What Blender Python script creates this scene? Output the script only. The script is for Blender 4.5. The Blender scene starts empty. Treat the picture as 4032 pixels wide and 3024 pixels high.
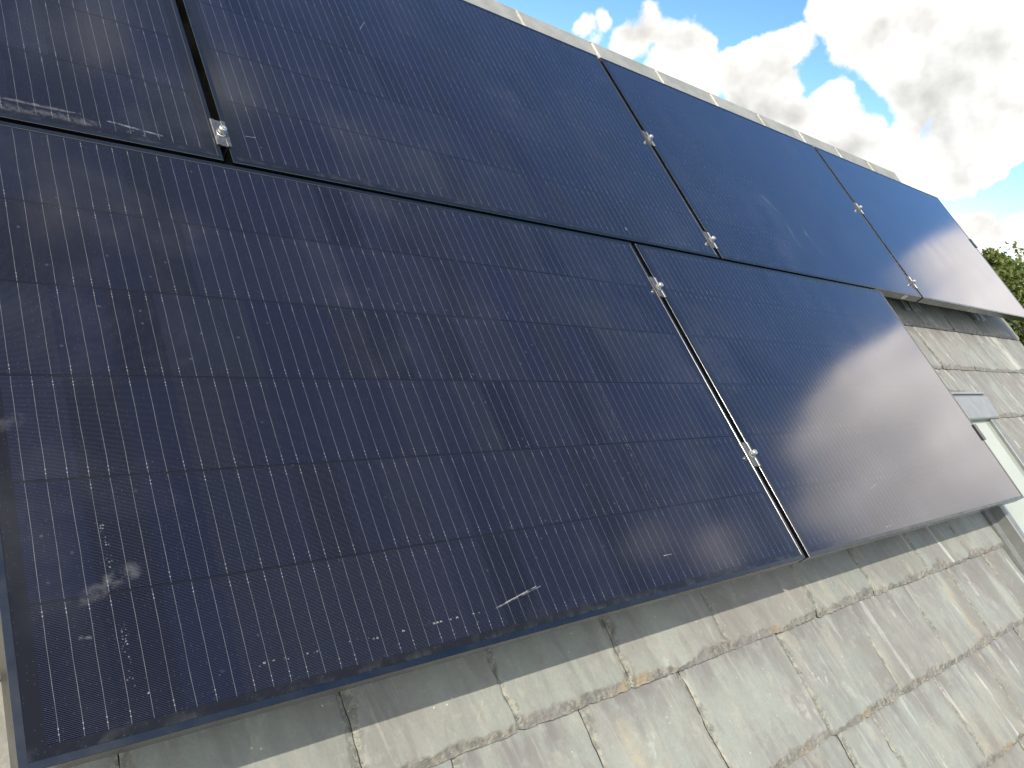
import bpy, bmesh, math, random
import numpy as np
from mathutils import Matrix, Vector

scene = bpy.context.scene
COL = scene.collection

# ------------------------------------------------------------------ frame of the roof
SLOPE = math.radians(40.0)          # roof pitch
Z0 = 4.6                            # height of the lowest panel corner above the garden
ROOF = Matrix.Translation((0, 0, Z0)) @ Matrix.Rotation(SLOPE, 4, 'X')   # local (u along ridge, v up the slope, z off the slope)
HS = -0.155                         # slate plane below the face of the panels

# ------------------------------------------------------------------ camera
CR = ((0.738778, -0.365443, 0.566267), (0.00688, -0.836089, -0.54855), (0.673914, 0.409153, -0.61517))
CC = (-0.19437, -0.19353, 1.0339)
cam_d = bpy.data.cameras.new('camera')
cam = bpy.data.objects.new('camera', cam_d)
COL.objects.link(cam)
xr, yd, zf = (Vector(r) for r in CR)
m = Matrix.Identity(4)
for i in range(3):
    m[i][0] = xr[i]; m[i][1] = -yd[i]; m[i][2] = -zf[i]; m[i][3] = CC[i]
cam.matrix_world = ROOF @ m
cam_d.sensor_width = 36.0
cam_d.lens = 3206.8 / 4032 * 36.0
cam_d.clip_start = 0.02
cam_d.clip_end = 5000
scene.camera = cam
scene.render.resolution_x = 1024
scene.render.resolution_y = 768

# ------------------------------------------------------------------ view
scene.view_settings.view_transform = 'Standard'
scene.view_settings.look = 'None'
scene.view_settings.gamma = 1.0
scene.view_settings.exposure = 0.62

# ------------------------------------------------------------------ sun
sun_local = Vector((-0.58, 0.27, 1.0))
sun_dir = (ROOF.to_3x3() @ sun_local).normalized()
sd = bpy.data.lights.new('sun', 'SUN')
sd.energy = 3.2
sd.angle = math.radians(0.55)
sd.color = (1.0, 0.94, 0.84)
so = bpy.data.objects.new('sun', sd)
COL.objects.link(so)
so.rotation_mode = 'QUATERNION'
so.rotation_quaternion = sun_dir.to_track_quat('Z', 'Y')
so.location = (-6, -4, 12)
SUN_EL = math.asin(sun_dir.z)
SUN_ROT = math.atan2(sun_dir.x, sun_dir.y)

# ------------------------------------------------------------------ node helper
class NT:
    def __init__(s, tree):
        s.t = tree; s.n = tree.nodes; s.l = tree.links
    def new(s, typ, **kw):
        nd = s.n.new(typ)
        for k, v in kw.items():
            setattr(nd, k, v)
        return nd
    def put(s, sock, v):
        if v is None: return
        if isinstance(v, bpy.types.NodeSocket): s.l.new(v, sock)
        else: sock.default_value = v
    def math(s, op, a, b=None, c=None, clamp=False):
        nd = s.new('ShaderNodeMath', operation=op); nd.use_clamp = clamp
        for i, v in enumerate((a, b, c)):
            s.put(nd.inputs[i], v)
        return nd.outputs[0]
    def vec(s, op, a, b=None, out=0):
        nd = s.new('ShaderNodeVectorMath', operation=op)
        s.put(nd.inputs[0], a)
        if op == 'SCALE': s.put(nd.inputs[3], b)
        else: s.put(nd.inputs[1], b)
        return nd.outputs[out]
    def xyz(s, v):
        nd = s.new('ShaderNodeSeparateXYZ'); s.put(nd.inputs[0], v); return nd.outputs
    def comb(s, x, y, z):
        nd = s.new('ShaderNodeCombineXYZ')
        for i, v in enumerate((x, y, z)): s.put(nd.inputs[i], v)
        return nd.outputs[0]
    def noise(s, v, scale, detail=3.0, rough=0.5, col=False, dist=0.0):
        nd = s.new('ShaderNodeTexNoise'); s.put(nd.inputs['Vector'], v)
        nd.inputs['Scale'].default_value = scale; nd.inputs['Detail'].default_value = detail
        nd.inputs['Roughness'].default_value = rough; nd.inputs['Distortion'].default_value = dist
        return nd.outputs[1 if col else 0]
    def smooth(s, v, a, b, lo=0.0, hi=1.0):
        nd = s.new('ShaderNodeMapRange', interpolation_type='SMOOTHSTEP')
        s.put(nd.inputs[0], v)
        for i, x in enumerate((a, b, lo, hi)): s.put(nd.inputs[i + 1], x)
        return nd.outputs[0]
    def lin(s, v, a, b, lo=0.0, hi=1.0):
        nd = s.new('ShaderNodeMapRange'); s.put(nd.inputs[0], v)
        for i, x in enumerate((a, b, lo, hi)): s.put(nd.inputs[i + 1], x)
        return nd.outputs[0]
    def mix(s, f, a, b, typ='MIX'):
        nd = s.new('ShaderNodeMix', data_type='RGBA', blend_type=typ)
        s.put(nd.inputs[0], f)
        s.put(nd.inputs[6], a if isinstance(a, bpy.types.NodeSocket) else (*a, 1.0)[:4])
        s.put(nd.inputs[7], b if isinstance(b, bpy.types.NodeSocket) else (*b, 1.0)[:4])
        return nd.outputs[2]
    def white(s, v, dim='3D', col=False):
        nd = s.new('ShaderNodeTexWhiteNoise', noise_dimensions=dim); s.put(nd.inputs[0], v)
        return nd.outputs[1 if col else 0]

# ------------------------------------------------------------------ sky and clouds: directions, in world space
# (x, y, z, angular radius, weight)
CLOUD_BLOBS = [(0.6713, 0.7102, 0.212, 0.0203, 0.8), (0.685, 0.6942, 0.221, 0.0173, 0.8), (0.6816, 0.7031, 0.2026, 0.0175, 0.7), (0.7209, 0.6568, 0.2211, 0.0346, 1.0), (0.7483, 0.6304, 0.2068, 0.0433, 1.0), (0.7099, 0.6752, 0.2006, 0.0291, 1.0), (0.7423, 0.646, 0.1777, 0.044, 1.0), (0.7686, 0.6149, 0.1766, 0.0379, 1.0), (0.8026, 0.5591, 0.2079, 0.0426, 1.0), (0.8139, 0.5359, 0.2243, 0.0337, 1.0), (0.7917, 0.5801, 0.1914, 0.0345, 1.0), (0.8198, 0.5426, 0.183, 0.0458, 1.0), (0.8092, 0.5636, 0.166, 0.0463, 1.0), (0.8453, 0.5078, 0.1659, 0.037, 1.0), (0.8525, 0.4896, 0.1831, 0.0267, 1.0), (0.8651, 0.4731, 0.1667, 0.0323, 1.0), (0.877, 0.4502, 0.1679, 0.0237, 1.0), (0.8696, 0.4733, 0.1406, 0.0426, 1.0), (0.8875, 0.4385, 0.1415, 0.0308, 1.0), (0.8523, 0.5038, 0.1403, 0.0373, 1.0), (0.8954, 0.4163, 0.1581, 0.0248, 1.0), (0.9039, 0.4081, 0.1285, 0.0333, 1.0), (0.9092, 0.3862, 0.1552, 0.0353, 1.0), (0.9188, 0.3635, 0.1537, 0.0296, 1.0), (0.9289, 0.3442, 0.1367, 0.0201, 1.0), (0.9204, 0.3706, 0.1246, 0.0273, 1.0), (0.8937, 0.4334, 0.116, 0.0338, 1.0), (0.9134, 0.391, 0.1132, 0.0221, 0.8), (0.9281, 0.3348, 0.163, 0.0264, 1.0), (0.9252, 0.3327, 0.1826, 0.034, 1.0), (0.8246, 0.4983, 0.2678, 0.0407, 1.0), (0.8467, 0.4679, 0.2533, 0.054, 1.2), (0.867, 0.4216, 0.2655, 0.0843, 1.4), (0.8947, 0.3666, 0.2553, 0.0824, 1.4), (0.8855, 0.4046, 0.2283, 0.0585, 1.2), (0.9112, 0.3569, 0.2058, 0.0524, 1.2), (0.8912, 0.4113, 0.1914, 0.0258, 1.0), (0.9071, 0.3786, 0.1837, 0.0348, 1.0), (0.9198, 0.3257, 0.2186, 0.0563, 1.2), (0.8647, 0.4451, 0.2327, 0.027, 1.0), (0.9022, 0.3298, 0.278, 0.0748, 1.3), (0.9338, 0.3499, 0.0747, 0.0192, 1.0), (0.937, 0.34, 0.0806, 0.0163, 1.0), (0.9473, 0.3127, 0.0703, 0.0215, 1.0), (0.9508, 0.2995, 0.0794, 0.0213, 1.0), (0.9445, 0.3232, 0.0588, 0.0149, 1.0), (0.9559, 0.2856, 0.0679, 0.0265, 1.0), (0.9474, 0.1183, 0.2975, 0.0296, 1.2), (0.9425, 0.1072, 0.3164, 0.041, 1.2), (0.9317, 0.0924, 0.3513, 0.0307, 1.1), (0.946, 0.0728, 0.3158, 0.0467, 1.3), (0.9549, 0.0611, 0.2905, 0.0542, 1.4), (0.9377, 0.0522, 0.3434, 0.0252, 0.8), (0.927, -0.0062, 0.375, 0.0372, 1.1), (0.9136, -0.038, 0.4048, 0.0495, 1.2), (0.9332, -0.0463, 0.3563, 0.0654, 1.4), (0.8999, -0.0816, 0.4284, 0.0443, 1.1), (0.89, -0.1184, 0.4403, 0.0386, 1.1), (0.9147, -0.116, 0.3872, 0.0753, 1.3), (0.9394, -0.1114, 0.3243, 0.0784, 1.5), (0.894, -0.1694, 0.4149, 0.0586, 1.1), (0.9173, -0.1859, 0.3521, 0.0738, 1.3), (0.9515, -0.1549, 0.2659, 0.0675, 1.5), (0.9617, -0.0487, 0.2698, 0.0946, 1.4), (0.9606, 0.0171, 0.2774, 0.054, 1.3), (0.3695, 0.2273, 0.901, 0.0426, 0.62), (0.2169, 0.241, 0.946, 0.0601, 0.6), (0.3137, 0.2843, 0.906, 0.0326, 0.62), (0.2182, 0.0514, 0.9745, 0.0546, 0.52), (0.1903, -0.0841, 0.9781, 0.0489, 0.45), (0.7662, -0.2388, 0.5966, 0.0465, 0.6), (0.8243, -0.2449, 0.5104, 0.0453, 0.55), (0.3813, 0.1288, 0.9155, 0.0351, 0.45), (0.1831, 0.1337, 0.974, 0.0395, 0.45)]
SHADE_BLOBS = [(0.8776, 0.4254, 0.221, 0.062, 0.9), (0.9003, 0.3799, 0.2124, 0.0688, 0.9), (0.8982, 0.4185, 0.1345, 0.025, 0.7), (0.9158, 0.3777, 0.1363, 0.0327, 0.7), (0.9213, 0.3555, 0.1574, 0.024, 0.6), (0.8722, 0.4715, 0.1303, 0.0256, 0.5), (0.945, 0.3173, 0.0798, 0.0161, 0.4), (0.9009, 0.3551, 0.2497, 0.0308, 0.5), (0.8002, 0.5771, 0.1633, 0.0378, 0.7), (0.8279, 0.5358, 0.166, 0.0402, 0.7), (0.7683, 0.6183, 0.1654, 0.0322, 0.8), (0.8798, 0.4529, 0.1442, 0.0309, 0.7), (0.8511, 0.5076, 0.1342, 0.0288, 0.5), (0.9046, 0.3851, 0.1828, 0.0376, 0.9), (0.9039, 0.4081, 0.1285, 0.025, 0.5), (0.7423, 0.637, 0.2079, 0.0231, 0.6), (0.8061, 0.5527, 0.2116, 0.0198, 0.6), (0.8943, 0.4329, 0.1134, 0.0282, 0.6), (0.9266, 0.327, 0.1858, 0.0208, 0.4), (0.8536, 0.4939, 0.1657, 0.0198, 0.4), (0.9054, 0.3476, 0.2437, 0.0308, 0.7), (0.905, -0.1466, 0.3993, 0.0582, 1.0), (0.9259, -0.1064, 0.3624, 0.04, 0.9), (0.9488, -0.1754, 0.2626, 0.0646, 0.9), (0.9439, 0.0914, 0.3174, 0.0329, 0.6), (0.8834, -0.2077, 0.42, 0.0644, 1.1), (0.9298, -0.187, 0.3169, 0.0501, 0.7), (0.9033, -0.0806, 0.4213, 0.0265, 0.6), (0.2169, 0.241, 0.946, 0.1045, 1.2), (0.372, 0.2092, 0.9044, 0.0856, 1.2), (0.2193, 0.025, 0.9753, 0.1097, 1.2), (0.784, -0.2409, 0.5722, 0.0924, 0.9)]

world = bpy.data.worlds.new('World')
scene.world = world
world.use_nodes = True
W = NT(world.node_tree)
W.n.clear()
wout = W.new('ShaderNodeOutputWorld')
sky = W.new('ShaderNodeTexSky', sky_type='NISHITA')
sky.sun_disc = False
sky.sun_elevation = SUN_EL
sky.sun_rotation = SUN_ROT
sky.air_density = 0.8
sky.dust_density = 0.0
sky.ozone_density = 1.3
bg1 = W.new('ShaderNodeBackground'); bg1.inputs[1].default_value = 0.15
hs = W.new('ShaderNodeHueSaturation'); hs.inputs['Saturation'].default_value = 1.22; hs.inputs['Value'].default_value = 1.0
W.l.new(sky.outputs[0], hs.inputs['Color'])
W.l.new(hs.outputs[0], bg1.inputs[0])
tc = W.new('ShaderNodeTexCoord').outputs['Generated']
def field(n0, blobs):
    acc = None
    for (x, y, z, r, w) in blobs:
        d = W.vec('DISTANCE', n0, (x, y, z), out=1)
        q = W.math('DIVIDE', d, r * 1.25)
        v = W.math('MULTIPLY_ADD', W.math('MULTIPLY', q, q), -w, w)
        v = W.math('MAXIMUM', v, 0.0)
        acc = v if acc is None else W.math('SMOOTH_MAX', acc, v, 0.12)
    return acc
warpv = W.vec('SCALE', W.vec('SUBTRACT', W.noise(tc, 9.0, 4.0, 0.55, col=True), (0.5, 0.5, 0.5)), 0.05)
nrm = W.vec('ADD', tc, warpv)
S = field(nrm, CLOUD_BLOBS)
S = W.math('MINIMUM', S, 1.15)
# broken cloud over the rest of the sky
big = W.noise(tc, 2.2, 4.0, 0.5)
region = W.vec('DISTANCE', tc, (0.80, 0.28, 0.42), out=1)
elsewhere = W.smooth(region, 0.95, 1.3)
S = W.math('ADD', S, W.math('MULTIPLY', W.smooth(big, 0.40, 0.54), elsewhere))
def fbm(off):
    v = tc if off is None else W.vec('ADD', tc, off)
    a = W.noise(v, 14.0, 9.0, 0.56)
    return a
n1 = fbm(None)
D = W.math('MULTIPLY_ADD', W.math('SUBTRACT', n1, 0.5), 1.9, S)
soft = W.smooth(W.noise(tc, 5.0, 2.0), 0.42, 0.58)
alpha = W.smooth(D, 0.50, W.math('MULTIPLY_ADD', soft, 0.16, 0.60))
e1 = W.noise(tc, 16.0, 4.0, 0.5)
e2 = W.noise(W.vec('ADD', tc, (-0.012, -0.006, 0.026)), 16.0, 4.0, 0.5)
embo = W.math('MULTIPLY', W.math('SUBTRACT', e1, e2), 0.85)
G = W.math('MINIMUM', field(nrm, SHADE_BLOBS), 1.0)
G = W.math('MAXIMUM', G, W.math('MULTIPLY', W.smooth(W.noise(tc, 3.5, 3.0, 0.5), 0.45, 0.7), elsewhere))
G = W.math('MULTIPLY', G, W.lin(W.noise(nrm, 7.0, 3.0, 0.45), 0.3, 0.7, 0.65, 1.1))
thin = W.smooth(D, 0.45, 1.0, 0.10, 0.0)
lum = W.math('ADD', W.math('MULTIPLY_ADD', G, -0.20, 0.75), thin)
lum = W.math('ADD', lum, embo)
lum = W.math('MAXIMUM', lum, 0.3)
# clouds on the sun's side of the sky are brighter
toward = W.vec('DOT_PRODUCT', tc, tuple(sun_dir), out=1)
lum = W.math('MULTIPLY', lum, W.smooth(toward, -0.50, 0.05, 1.0, 1.95))
ccol = W.mix(G, (1.0, 0.975, 0.93), (0.95, 0.955, 0.93))
bg2 = W.new('ShaderNodeBackground')
W.l.new(ccol, bg2.inputs[0]); W.l.new(lum, bg2.inputs[1])
ms = W.new('ShaderNodeMixShader')
W.l.new(alpha, ms.inputs[0]); W.l.new(bg1.outputs[0], ms.inputs[1]); W.l.new(bg2.outputs[0], ms.inputs[2])
W.l.new(ms.outputs[0], wout.inputs[0])
world.cycles.sampling_method = 'MANUAL'
world.cycles.sample_map_resolution = 512

# ------------------------------------------------------------------ objects: helpers
def tag(o, label=None, cat=None, group=None, kind=None):
    for k, v in (('label', label), ('category', cat), ('group', group), ('kind', kind)):
        if v: o[k] = v
    return o
def thing(name, loc, label, cat, group=None, roof=True, rotz=0.0):
    o = bpy.data.objects.new(name, None)
    o.empty_display_size = 0.1
    COL.objects.link(o)
    o.matrix_world = (ROOF if roof else Matrix.Identity(4)) @ Matrix.Translation(loc) @ Matrix.Rotation(rotz, 4, 'Z')
    return tag(o, label, cat, group)
class MB:
    def __init__(s): s.v = []; s.f = []; s.sm = []
    def add(s, vs, fs, smooth=False):
        b = len(s.v); s.v += [tuple(v) for v in vs]
        s.f += [tuple(b + i for i in f) for f in fs]; s.sm += [smooth] * len(fs)
        return s
    def box(s, x0, x1, y0, y1, z0, z1, M=None):
        P = [(x, y, z) for z in (z0, z1) for y in (y0, y1) for x in (x0, x1)]
        if M is not None: P = [tuple(M @ Vector(p)) for p in P]
        return s.add(P, [(0, 2, 3, 1), (4, 5, 7, 6), (0, 1, 5, 4), (2, 6, 7, 3), (0, 4, 6, 2), (1, 3, 7, 5)])
    def ring(s, w, h, prof):
        """rectangular frame: prof = closed loop of (inset, z)"""
        n = len(prof); V = []
        for (i, z) in prof:
            V += [(i, i, z), (w - i, i, z), (w - i, h - i, z), (i, h - i, z)]
        F = []
        for k in range(n):
            a = 4 * k; b = 4 * ((k + 1) % n)
            for c in range(4):
                d = (c + 1) % 4
                F.append((a + c, b + c, b + d, a + d))
        return s.add(V, F)
    def prism(s, prof, x0, x1, axis='x', cap=True):
        """prof polygon swept along an axis; prof coords are the other two"""
        n = len(prof)
        def P(x, p): return {'x': (x, p[0], p[1]), 'y': (p[0], x, p[1]), 'z': (p[0], p[1], x)}[axis]
        V = [P(x0, p) for p in prof] + [P(x1, p) for p in prof]
        F = [(i, (i + 1) % n, n + (i + 1) % n, n + i) for i in range(n)]
        if cap: F += [tuple(range(n))[::-1], tuple(range(n, 2 * n))]
        return s.add(V, F)
    def lathe(s, prof, n=24, c=(0, 0), smooth=True, M=None):
        V = []; F = []
        for (r, z) in prof:
            for k in range(n):
                a = 2 * math.pi * k / n
                p = (c[0] + r * math.cos(a), c[1] + r * math.sin(a), z)
                V.append(tuple(M @ Vector(p)) if M is not None else p)
        for j in range(len(prof) - 1):
            for k in range(n):
                k2 = (k + 1) % n
                F.append((j * n + k, j * n + k2, (j + 1) * n + k2, (j + 1) * n + k))
        return s.add(V, F, smooth)
    def tube(s, pts, rad, n=8):
        pts = [Vector(p) for p in pts]; V = []; F = []
        rads = rad if isinstance(rad, (list, tuple)) else [rad] * len(pts)
        for i, p in enumerate(pts):
            t = (pts[min(i + 1, len(pts) - 1)] - pts[max(i - 1, 0)]).normalized()
            a = t.cross(Vector((0.13, 0.2, 1))).normalized(); b = t.cross(a)
            for k in range(n):
                q = 2 * math.pi * k / n
                V.append(tuple(p + (a * math.cos(q) + b * math.sin(q)) * rads[i]))
        for j in range(len(pts) - 1):
            for k in range(n):
                k2 = (k + 1) % n
                F.append((j * n + k, j * n + k2, (j + 1) * n + k2, (j + 1) * n + k))
        F += [tuple(range(n))[::-1], tuple(range((len(pts) - 1) * n, len(pts) * n))]
        return s.add(V, F, True)
    def mesh(s, name, mat):
        me = bpy.data.meshes.new(name)
        me.from_pydata(s.v, [], s.f)
        me.polygons.foreach_set('use_smooth', s.sm)
        bm = bmesh.new(); bm.from_mesh(me); bmesh.ops.recalc_face_normals(bm, faces=bm.faces); bm.to_mesh(me); bm.free()
        me.materials.append(mat)
        return me
    def build(s, name, mat, parent=None, loc=None):
        return link(name, s.mesh(name, mat), parent, loc)
def link(name, me, parent=None, loc=None):
    o = bpy.data.objects.new(name, me)
    COL.objects.link(o)
    if parent is not None: o.parent = parent
    if loc is not None: o.location = loc
    return o

# value noise in numpy
def vnoise(x, y, seed):
    xi = np.floor(x).astype(np.int64); yi = np.floor(y).astype(np.int64)
    fx = x - xi; fy = y - yi
    fx = fx * fx * (3 - 2 * fx); fy = fy * fy * (3 - 2 * fy)
    def h(a, b):
        n = (a * 374761393 + b * 668265263 + seed * 1442695041) & 0xffffffff
        n = ((n ^ (n >> 13)) * 1274126177) & 0xffffffff
        return ((n ^ (n >> 16)) & 0xffff) / 65535.0
    return (h(xi, yi) * (1 - fx) + h(xi + 1, yi) * fx) * (1 - fy) + (h(xi, yi + 1) * (1 - fx) + h(xi + 1, yi + 1) * fx) * fy
def fbm2(x, y, seed, o=4):
    a = 0; w = 0.5
    for k in range(o):
        a = a + w * vnoise(x * 2 ** k, y * 2 ** k, seed + k * 17); w *= 0.5
    return a / (1 - 0.5 ** o)

# ------------------------------------------------------------------ materials
def material(name):
    mt = bpy.data.materials.new(name); mt.use_nodes = True
    N = NT(mt.node_tree); b = N.n['Principled BSDF']
    return mt, N, b
def metal(name, col, rough, metallic=1.0, var=0.3, scale=40.0, bump=0.0):
    mt, N, b = material(name)
    oc = N.new('ShaderNodeTexCoord').outputs['Object']
    ns = N.noise(oc, scale, 5.0, 0.6)
    N.put(b.inputs['Base Color'], N.mix(N.lin(ns, 0.3, 0.7, 0, 1), tuple(c * (1 - var) for c in col), tuple(min(1, c * (1 + var)) for c in col)))
    b.inputs['Metallic'].default_value = metallic
    N.put(b.inputs['Roughness'], N.lin(N.noise(oc, scale * 2.3, 4.0), 0.3, 0.7, rough * 0.8, rough * 1.25))
    if bump:
        bp = N.new('ShaderNodeBump'); bp.inputs['Strength'].default_value = bump; bp.inputs['Distance'].default_value = 0.001
        N.l.new(ns, bp.inputs['Height']); N.l.new(bp.outputs[0], b.inputs['Normal'])
    return mt
M_FRAME = metal('anodised_black_frame', (0.105, 0.104, 0.102), 0.26, 0.97, 0.02, 8)
M_CLAMP = metal('mill_aluminium', (0.20, 0.195, 0.185), 0.42, 0.9, 0.2, 90, 0.2)
M_BOLT = metal('stainless_bolt', (0.78, 0.76, 0.70), 0.30, 0.9, 0.08, 80)
M_RAIL = metal('rail_black', (0.02, 0.02, 0.02), 0.5, 0.0, 0.1, 50)
M_HOOK = metal('galvanised_strap', (0.50, 0.52, 0.53), 0.45, 0.7, 0.2, 60, 0.2)
M_COVER = metal('grey_cover_paint', (0.22, 0.225, 0.225), 0.40, 0.1, 0.03, 8)
M_LEAD = metal('grey_flashing', (0.19, 0.195, 0.185), 0.5, 0.2, 0.12, 25, 0.15)
M_CABLE = metal('black_cable', (0.015, 0.015, 0.015), 0.5, 0.0, 0.1, 50)
M_STICK = metal('sticker_white', (0.62, 0.62, 0.58), 0.6, 0.0, 0.05, 80)
M_STICKG = metal('sticker_grey', (0.40, 0.40, 0.36), 0.6, 0.0, 0.1, 300)

CELL_V0, ROWP, WIRE0, WIREP = 0.0205, 0.1605, 0.0413, 0.0249
PW, PH = 1.650, 0.9909
def cell_material(name, seed, marks=(), smears=(), beads=()):
    """black solar cells under textured glass; coordinates are metres on the panel"""
    mt, N, b = material(name)
    oc = N.new('ShaderNodeTexCoord').outputs['Object']
    x, y, _ = N.xyz(oc)
    off = N.comb(x, y, float(seed) * 3.1)
    # cell rows
    ry = N.math('DIVIDE', N.math('SUBTRACT', y, CELL_V0), ROWP)
    row = N.math('FLOOR', ry); fy = N.math('MULTIPLY', N.math('SUBTRACT', ry, row), ROWP)
    inrow = N.math('MULTIPLY', N.smooth(fy, 0.0015, 0.0018), N.smooth(fy, ROWP - 0.0018, ROWP - 0.0015, 1.0, 0.0))
    inx = N.math('MULTIPLY', N.smooth(x, 0.0288, 0.0292), N.smooth(x, PW - 0.0292, PW - 0.0288, 1.0, 0.0))
    iny = N.math('MULTIPLY', N.math('GREATER_THAN', y, CELL_V0), N.math('LESS_THAN', y, CELL_V0 + 6 * ROWP - 0.004))
    cell = N.math('MULTIPLY', N.math('MULTIPLY', inrow, inx), iny)
    # fingers
    fg = N.math('FRACT', N.math('DIVIDE', y, 0.00198))
    fing = N.math('LESS_THAN', fg, 0.27)
    # wires, slightly wavy
    wav = N.math('MULTIPLY', N.math('SUBTRACT', N.noise(off, 14.0, 2.0), 0.5), 0.0022)
    wx = N.math('DIVIDE', N.math('SUBTRACT', N.math('ADD', x, wav), WIRE0), WIREP)
    wid = N.math('ROUND', wx)
    wd = N.math('MULTIPLY', N.math('ABSOLUTE', N.math('SUBTRACT', wx, wid)), WIREP)
    rnd = N.white(N.comb(wid, row, float(seed)))
    wire = N.math('MULTIPLY', N.smooth(wd, 0.00020, 0.00032, 1.0, 0.0), cell)
    wbright = N.lin(N.noise(off, 55.0, 2.0), 0.3, 0.7, 0.55, 1.0)
    # solder dots near the row ends
    keep = N.math('GREATER_THAN', rnd, 0.35)
    def dot(fr):
        dy = N.math('SUBTRACT', fy, fr)
        d = N.math('SQRT', N.math('ADD', N.math('MULTIPLY', wd, wd), N.math('MULTIPLY', dy, dy)))
        return N.math('MULTIPLY', N.smooth(d, 0.0006, 0.0009, 1.0, 0.0), keep)
    dots = N.math('MAXIMUM', N.math('MAXIMUM', dot(0.010), dot(0.016)), N.math('MAXIMUM', dot(ROWP - 0.010), dot(ROWP - 0.015)))
    dots = N.math('MULTIPLY', dots, cell)
    # tint of each cell (six wires wide)
    cid = N.math('FLOOR', N.math('DIVIDE', N.math('SUBTRACT', x, WIRE0 - WIREP / 2), WIREP * 3))
    rc = N.white(N.comb(cid, row, float(seed) + 7.3), col=True)
    r1, r2, r3 = N.xyz(rc)
    base = N.mix(r1, (0.004, 0.006, 0.019), (0.006, 0.0065, 0.016))
    base = N.mix(N.math('MULTIPLY', r2, 0.6), base, (0.004, 0.008, 0.010))
    base = N.mix(N.lin(N.noise(off, 2.2, 3.0), 0.35, 0.65, 0.0, 0.6), base, (0.005, 0.007, 0.021))
    base = N.mix(N.math('MULTIPLY', N.math('GREATER_THAN', r3, 0.72), 0.5), base, (0.002, 0.003, 0.006))
    base = N.mix(N.math('MULTIPLY', N.math('LESS_THAN', r3, 0.12), 0.6), base, (0.007, 0.009, 0.021))
    fcol = N.mix(r2, (0.032, 0.034, 0.046), (0.046, 0.046, 0.060))
    col = N.mix(N.math('MULTIPLY', fing, 0.9), base, fcol)
    col = N.mix(N.math('MULTIPLY', wire, wbright), col, (0.15, 0.148, 0.158))
    col = N.mix(dots, col, (0.22, 0.22, 0.23))
    col = N.mix(cell, (0.012, 0.013, 0.017), col)
    # dust: fine specks, drops, streaks near the lower edge
    vo = N.new('ShaderNodeTexVoronoi', voronoi_dimensions='2D'); N.put(vo.inputs['Vector'], off); vo.inputs['Scale'].default_value = 150.0
    vr = N.xyz(vo.outputs['Color'])[0]
    sp = N.math('MULTIPLY', N.smooth(vo.outputs['Distance'], 0.06, 0.13, 1.0, 0.0), N.math('GREATER_THAN', vr, 0.72))
    vo2 = N.new('ShaderNodeTexVoronoi', voronoi_dimensions='2D'); N.put(vo2.inputs['Vector'], N.vec('ADD', off, (3.3, 1.7, 0))); vo2.inputs['Scale'].default_value = 34.0
    vr2 = N.xyz(vo2.outputs['Color'])[0]
    dens = N.smooth(N.noise(off, 2.6, 3.0, 0.6), 0.45, 0.62)
    sp2 = N.math('MULTIPLY', N.math('MULTIPLY', N.smooth(vo2.outputs['Distance'], 0.05, 0.09, 1.0, 0.0), N.math('GREATER_THAN', vr2, 0.86)), dens)
    film = N.math('MULTIPLY', N.smooth(N.noise(off, 3.0, 6.0, 0.65), 0.5, 0.8), 0.03)
    low = N.math('MULTIPLY', N.smooth(y, 0.004, 0.03, 1.0, 0.0), N.smooth(N.noise(off, 30.0, 5.0, 0.7), 0.45, 0.7))
    dust = N.math('MULTIPLY_ADD', sp, 0.06, N.math('MULTIPLY_ADD', sp2, 0.07, N.math('MULTIPLY_ADD', low, 0.06, film)))
    # scratches / rubbed marks: (x0, y0, x1, y1, half width, strength, breakup scale)
    drops = {}
    wob = N.math('SUBTRACT', N.noise(off, 45.0, 4.0, 0.6), 0.5)
    for (x0, y0, x1, y1, hw, stg, bs) in marks:
        dx, dy = x1 - x0, y1 - y0; L2 = dx * dx + dy * dy
        px = N.math('SUBTRACT', x, x0); py = N.math('SUBTRACT', y, y0)
        t = N.math('DIVIDE', N.math('ADD', N.math('MULTIPLY', px, dx), N.math('MULTIPLY', py, dy)), L2, clamp=True)
        ex = N.math('MULTIPLY_ADD', t, -dx, px); ey = N.math('MULTIPLY_ADD', t, -dy, py)
        d = N.math('SQRT', N.math('ADD', N.math('MULTIPLY', ex, ex), N.math('MULTIPLY', ey, ey)))
        mk = N.smooth(N.math('MULTIPLY_ADD', wob, hw * 1.2, d), hw * 0.3, hw * 1.1, 1.0, 0.0)
        if bs > 100:                                        # dried drops
            if bs not in drops:
                vv = N.new('ShaderNodeTexVoronoi', voronoi_dimensions='2D'); N.put(vv.inputs['Vector'], off); vv.inputs['Scale'].default_value = bs
                rr_ = N.xyz(vv.outputs['Color'])
                rim = N.math('MULTIPLY', N.smooth(vv.outputs['Distance'], N.math('MULTIPLY', rr_[1], 0.32), N.math('MULTIPLY_ADD', rr_[1], 0.32, 0.06), 1.0, 0.0), N.smooth(vv.outputs['Distance'], 0.0, 0.25, 0.45, 1.0))
                drops[bs] = N.math('MULTIPLY', rim, N.math('GREATER_THAN', rr_[0], 0.45))
            brk = drops[bs]
        else:
            brk = N.smooth(N.noise(off, bs, 4.0, 0.7), 0.38, 0.6)
        dust = N.math('MULTIPLY_ADD', N.math('MULTIPLY', mk, brk), stg, dust)
    dust = N.math('MINIMUM', dust, 0.85)
    col = N.mix(dust, col, (0.42, 0.42, 0.41))
    N.put(b.inputs['Base Color'], col)
    # anti-reflective glass: hardly any mirror image straight on, strong at a grazing view
    b.inputs['Roughness'].default_value = 0.6
    b.inputs['Specular IOR Level'].default_value = 0.0
    lw = N.new('ShaderNodeLayerWeight'); lw.inputs['Blend'].default_value = 0.5
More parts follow.
